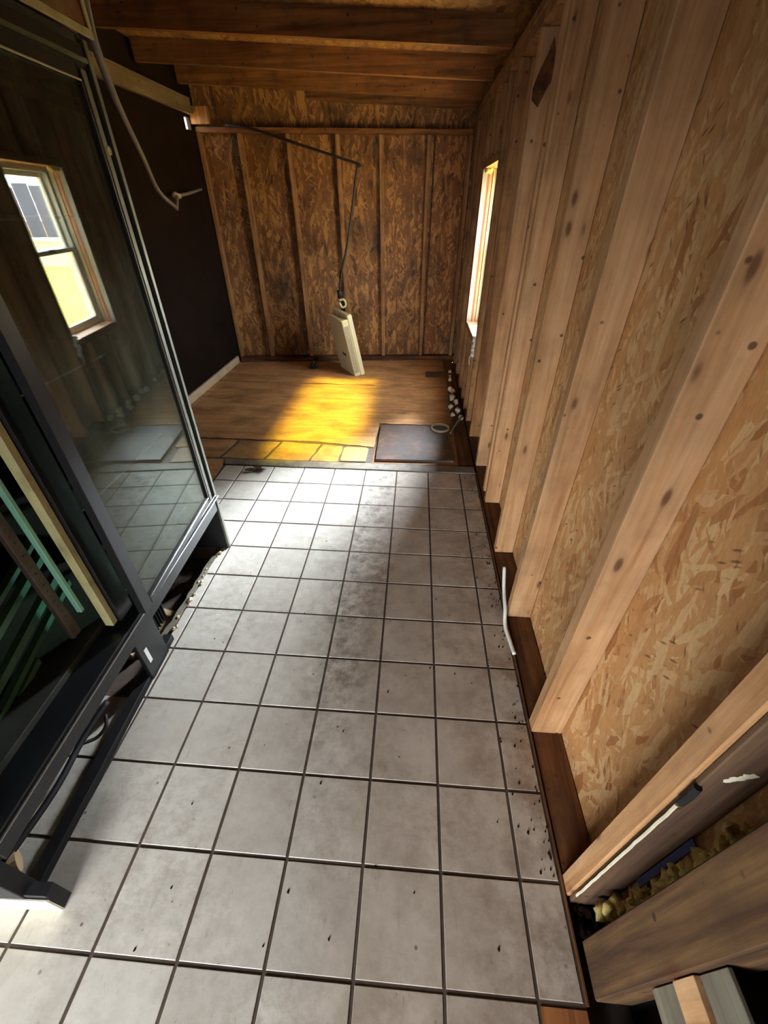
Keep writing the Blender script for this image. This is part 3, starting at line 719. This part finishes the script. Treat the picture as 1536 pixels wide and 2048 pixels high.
bm = BM(); blob(bm, (-0.437, 4.18, 0.71), 0.022, 4, 0.7, 2, (1, 1, 1.8)); obj('tape_wrap', bm, 'black_rough', cd, None, True)
bm = BM(); tube(bm, smooth_path([(-0.445, 4.165, 0.66), (-0.40, 4.16, 0.665), (-0.385, 4.16, 0.62), (-0.42, 4.16, 0.60), (-0.445, 4.165, 0.64)], 5), 0.010, 8); obj('cord_loop', bm, 'gasket', cd, 'yellowish cord knot', True)

# dark rusty panel on the plywood
bm = BM(); hexa(bm, [(0.050, 2.305, 0.002), (0.575, 2.32, 0.002), (0.545, 2.865, 0.002), (0.045, 2.85, 0.002), (0.052, 2.307, 0.016), (0.573, 2.322, 0.016), (0.543, 2.863, 0.016), (0.047, 2.848, 0.016)])
tag(obj('metal_panel', bm, 'brownplate'), 'dark rusty square panel lying beside the tiles near right wall', 'panel')
bm = BM()
for rr, z in ((0.065, 0.021), (0.066, 0.031)):
    tube(bm, [(0.50 + rr * math.cos(a), 2.80 + rr * math.sin(a), z) for a in [2 * math.pi * k / 24 for k in range(25)]], 0.0035, 5)
tag(obj('wire_coil', bm, 'palewood', None, shade=True), 'pale wire coil lying on the corner of the dark panel', 'wire')
bm = BM(); tube(bm, smooth_path([(0.575, 2.74, 0.012), (0.62, 2.86, 0.03), (0.675, 2.97, 0.05)]), 0.008, 7); 
tag(obj('pipe_offcut', bm, 'conduit', None, shade=True), 'thin grey pipe offcut pointing from dark panel to the studs', 'pipe')
bx('floor_vent', 0.405, 0.60, 4.02, 4.20, 0.0005, 0.004, 'brownplate').__setitem__('label', 'small dark rectangular cover set in the far plywood')
bpy.data.objects['floor_vent']['category'] = 'cover'
# black fitting
bm = BM(); tube(bm, [(-0.775, 4.235, 0.001), (-0.775, 4.235, 0.012)], 0.045, 14); tube(bm, [(-0.775, 4.235, 0.012), (-0.775, 4.235, 0.05)], 0.026, 12)
blob(bm, (-0.76, 4.235, 0.052), 0.02, 3, 0.6, 2)
ft = tag(obj('pipe_fitting', bm, 'black', None, shade=False), 'small black pipe fitting on plywood near the back wall', 'fitting')
# foam crumbs in the corner of floor and right wall
ORD = ['nearest', 'second', 'third', 'fourth', 'fifth', 'sixth', 'seventh', 'eighth', 'ninth', 'tenth', 'farthest']
foams = [(0.655, 4.18, .020), (0.648, 4.05, .015), (0.640, 3.92, .024), (0.625, 3.66, .030), (0.650, 3.60, .026), (0.630, 3.44, .032), (0.655, 3.34, .030), (0.605, 3.24, .026), (0.66, 3.16, .030), (0.612, 3.08, .024), (0.672, 3.02, .026)]
for k, (x, y, s_) in enumerate(foams):
    bm = BM(); blob(bm, (0, 0, s_ * 0.7), s_, k + 30, 0.8, 2, (0.8, 1.1, 0.8))
    o = obj('foam_scrap', bm, 'foamw', None, shade=True); o.location = (x, y, 0.001)
    tag(o, 'pale foam scrap along the far right wall, %s from the dark rusty panel' % ORD[len(foams) - 1 - k], 'insulation', 'foam scraps along the far right wall')
# leaf litter on the tiles
lf = thing('leaf_clump', 'dry brown leaf clump on the tile by the threshold', 'leaves', (-0.71, 2.13, 0.002))
r = random.Random(2)
for k in range(9):
    bm = BM(); L = r.uniform(0.02, 0.035); a = r.uniform(0, 6.28)
    c = Vector((r.uniform(-.045, .045), r.uniform(-.02, .02), r.uniform(0.002, 0.014)))
    d = Vector((math.cos(a), math.sin(a), r.uniform(-.1, .3))); n = Vector((-d.y, d.x, r.uniform(-.4, .4)))
    P = [c - d * L, c + n * L * .45 - d * L * .2, c + n * L * .4 + d * L * .3, c + d * L, c - n * L * .4 + d * L * .3, c - n * L * .45 - d * L * .2]
    lo = min(p.z for p in P); P = [p - Vector((0, 0, min(lo, 0))) for p in P]
    top = [bm.verts.new(p + Vector((0, 0, .001))) for p in P]; bot = [bm.verts.new(p) for p in P]
    bm.faces.new(top); bm.faces.new(bot[::-1])
    for i in range(6): bm.faces.new((bot[i], bot[(i + 1) % 6], top[(i + 1) % 6], top[i]))
    obj('leaf', bm, 'leaf', lf)
# white cable leaning in stud bay
bm = BM(); tube(bm, smooth_path([(0.700, 1.20, 0.135), (0.697, 1.13, 0.075), (0.694, 1.05, 0.045), (0.690, 0.99, 0.012), (0.698, 0.92, 0.006), (0.7035, 0.86, 0.008)], 6), 0.0075, 8)
tag(obj('white_cable', bm, 'vinylw', None, shade=True), 'short white cable lying against stud bottoms beside the tiles', 'cable')
# crumbs of dirt scattered by the right wall
bm = BM(); r = random.Random(9)
for k in range(130):
    y = r.uniform(0.2, 2.2); x = 0.70 - abs(r.gauss(0, 0.035))
    blob(bm, (x, y, 0.001), r.uniform(0.001, 0.0034), k, 0.7, 1, (1, 1.4, 0.7))
for k in range(60):
    blob(bm, (r.uniform(-0.5, 0.65), r.uniform(0.0, 2.1), 0.0008), r.uniform(0.0012, 0.003), k, 0.7, 1, (1, 1.4, 0.6))
o = obj('dirt_crumbs', bm, 'soil'); o['kind'] = 'stuff'; tag(o, 'dark dirt crumbs scattered on the tiles along the stud wall', 'dirt')
# torn bark on an upper stud
bm = BM()
PT = [(0.768, 1.905), (0.798, 1.799), (0.772, 1.763), (0.745, 1.705), (0.716, 1.727), (0.714, 1.764), (0.731, 1.814), (0.751, 1.855)]
f_ = [bm.verts.new((x, 2.316, z)) for x, z in PT]; b_ = [bm.verts.new((x, 2.321, z)) for x, z in PT]
bm.faces.new(f_); bm.faces.new(b_[::-1])
for i in range(len(PT)): bm.faces.new((f_[i], f_[(i + 1) % len(PT)], b_[(i + 1) % len(PT)], b_[i]))
obj('torn_bark', bm, 'plate', wr, 'dark brown torn patch near the stud top')

# ------------------------------------------------------------------ outdoors (seen through and reflected)
def grass_mat():
    s = NT('dry_grass')
    n = s.noise(s.mapping((1, 6, 1)), 3.0, 7, 0.7)
    c = s.ramp(n, [(0.32, srgb(196, 150, 60)), (0.55, srgb(236, 200, 104)), (0.7, srgb(248, 224, 150))])
    s.bump(n, 0.5, 0.05)
    return s.fin(c, 0.9)
M['grass'] = grass_mat()
M['fencem'] = simple('blue_grey_fence', srgb(104, 104, 128), 0.7, 0, 0.4, 3)
M['dim_slab_grey'] = simple('dim_slab_grey', srgb(78, 78, 80), 0.9, 0, 0.3, 20)  # dark tone for the added slab that cuts bounced light
M['fencep'] = simple('mauve_board', srgb(150, 118, 138), 0.7, 0, 0.3, 3)
M['shedw'] = simple('white_siding', srgb(232, 228, 210), 0.6, 0, 0.1, 3)
M['hedge'] = simple('pale_foliage', srgb(186, 180, 110), 0.9, 0, 0.5, 5)
bm = BM(); box(bm, -14, 60, -14, 75, -0.55, -0.45); struct(obj('ground', bm, 'grass'), 'dry yellow grass outside')
struct(bx('dimming_slab', -10, 4, -14, -1.9, -0.448, -0.40, 'dim_slab_grey', None), 'unseen dark slab added behind the viewer to dim the ground bounce')  # unseen, added to keep bright ground bounce off the upper wall
fn = thing('garden_fence', 'blue grey board fence seen reflected in the cooler glass', 'fence', (8.0, 36.0, -0.45))
for k in range(30):
    bx('fence_board', k * 1.0, k * 1.0 + 0.94, 0, 0.05, 0, 2.75 + 0.12 * (k % 3), 'fencem' if k % 4 else 'fencep', fn)
sh = thing('storage_bench', 'low white box outside beyond the window', 'bench', (8.0, 18.5, -0.45))
bx('body', 0, 5.0, 0, 1.2, 0, 0.75, 'shedw', sh); bx('lid', -0.05, 5.05, -0.05, 1.25, 0.76, 0.84, 'shedw', sh)
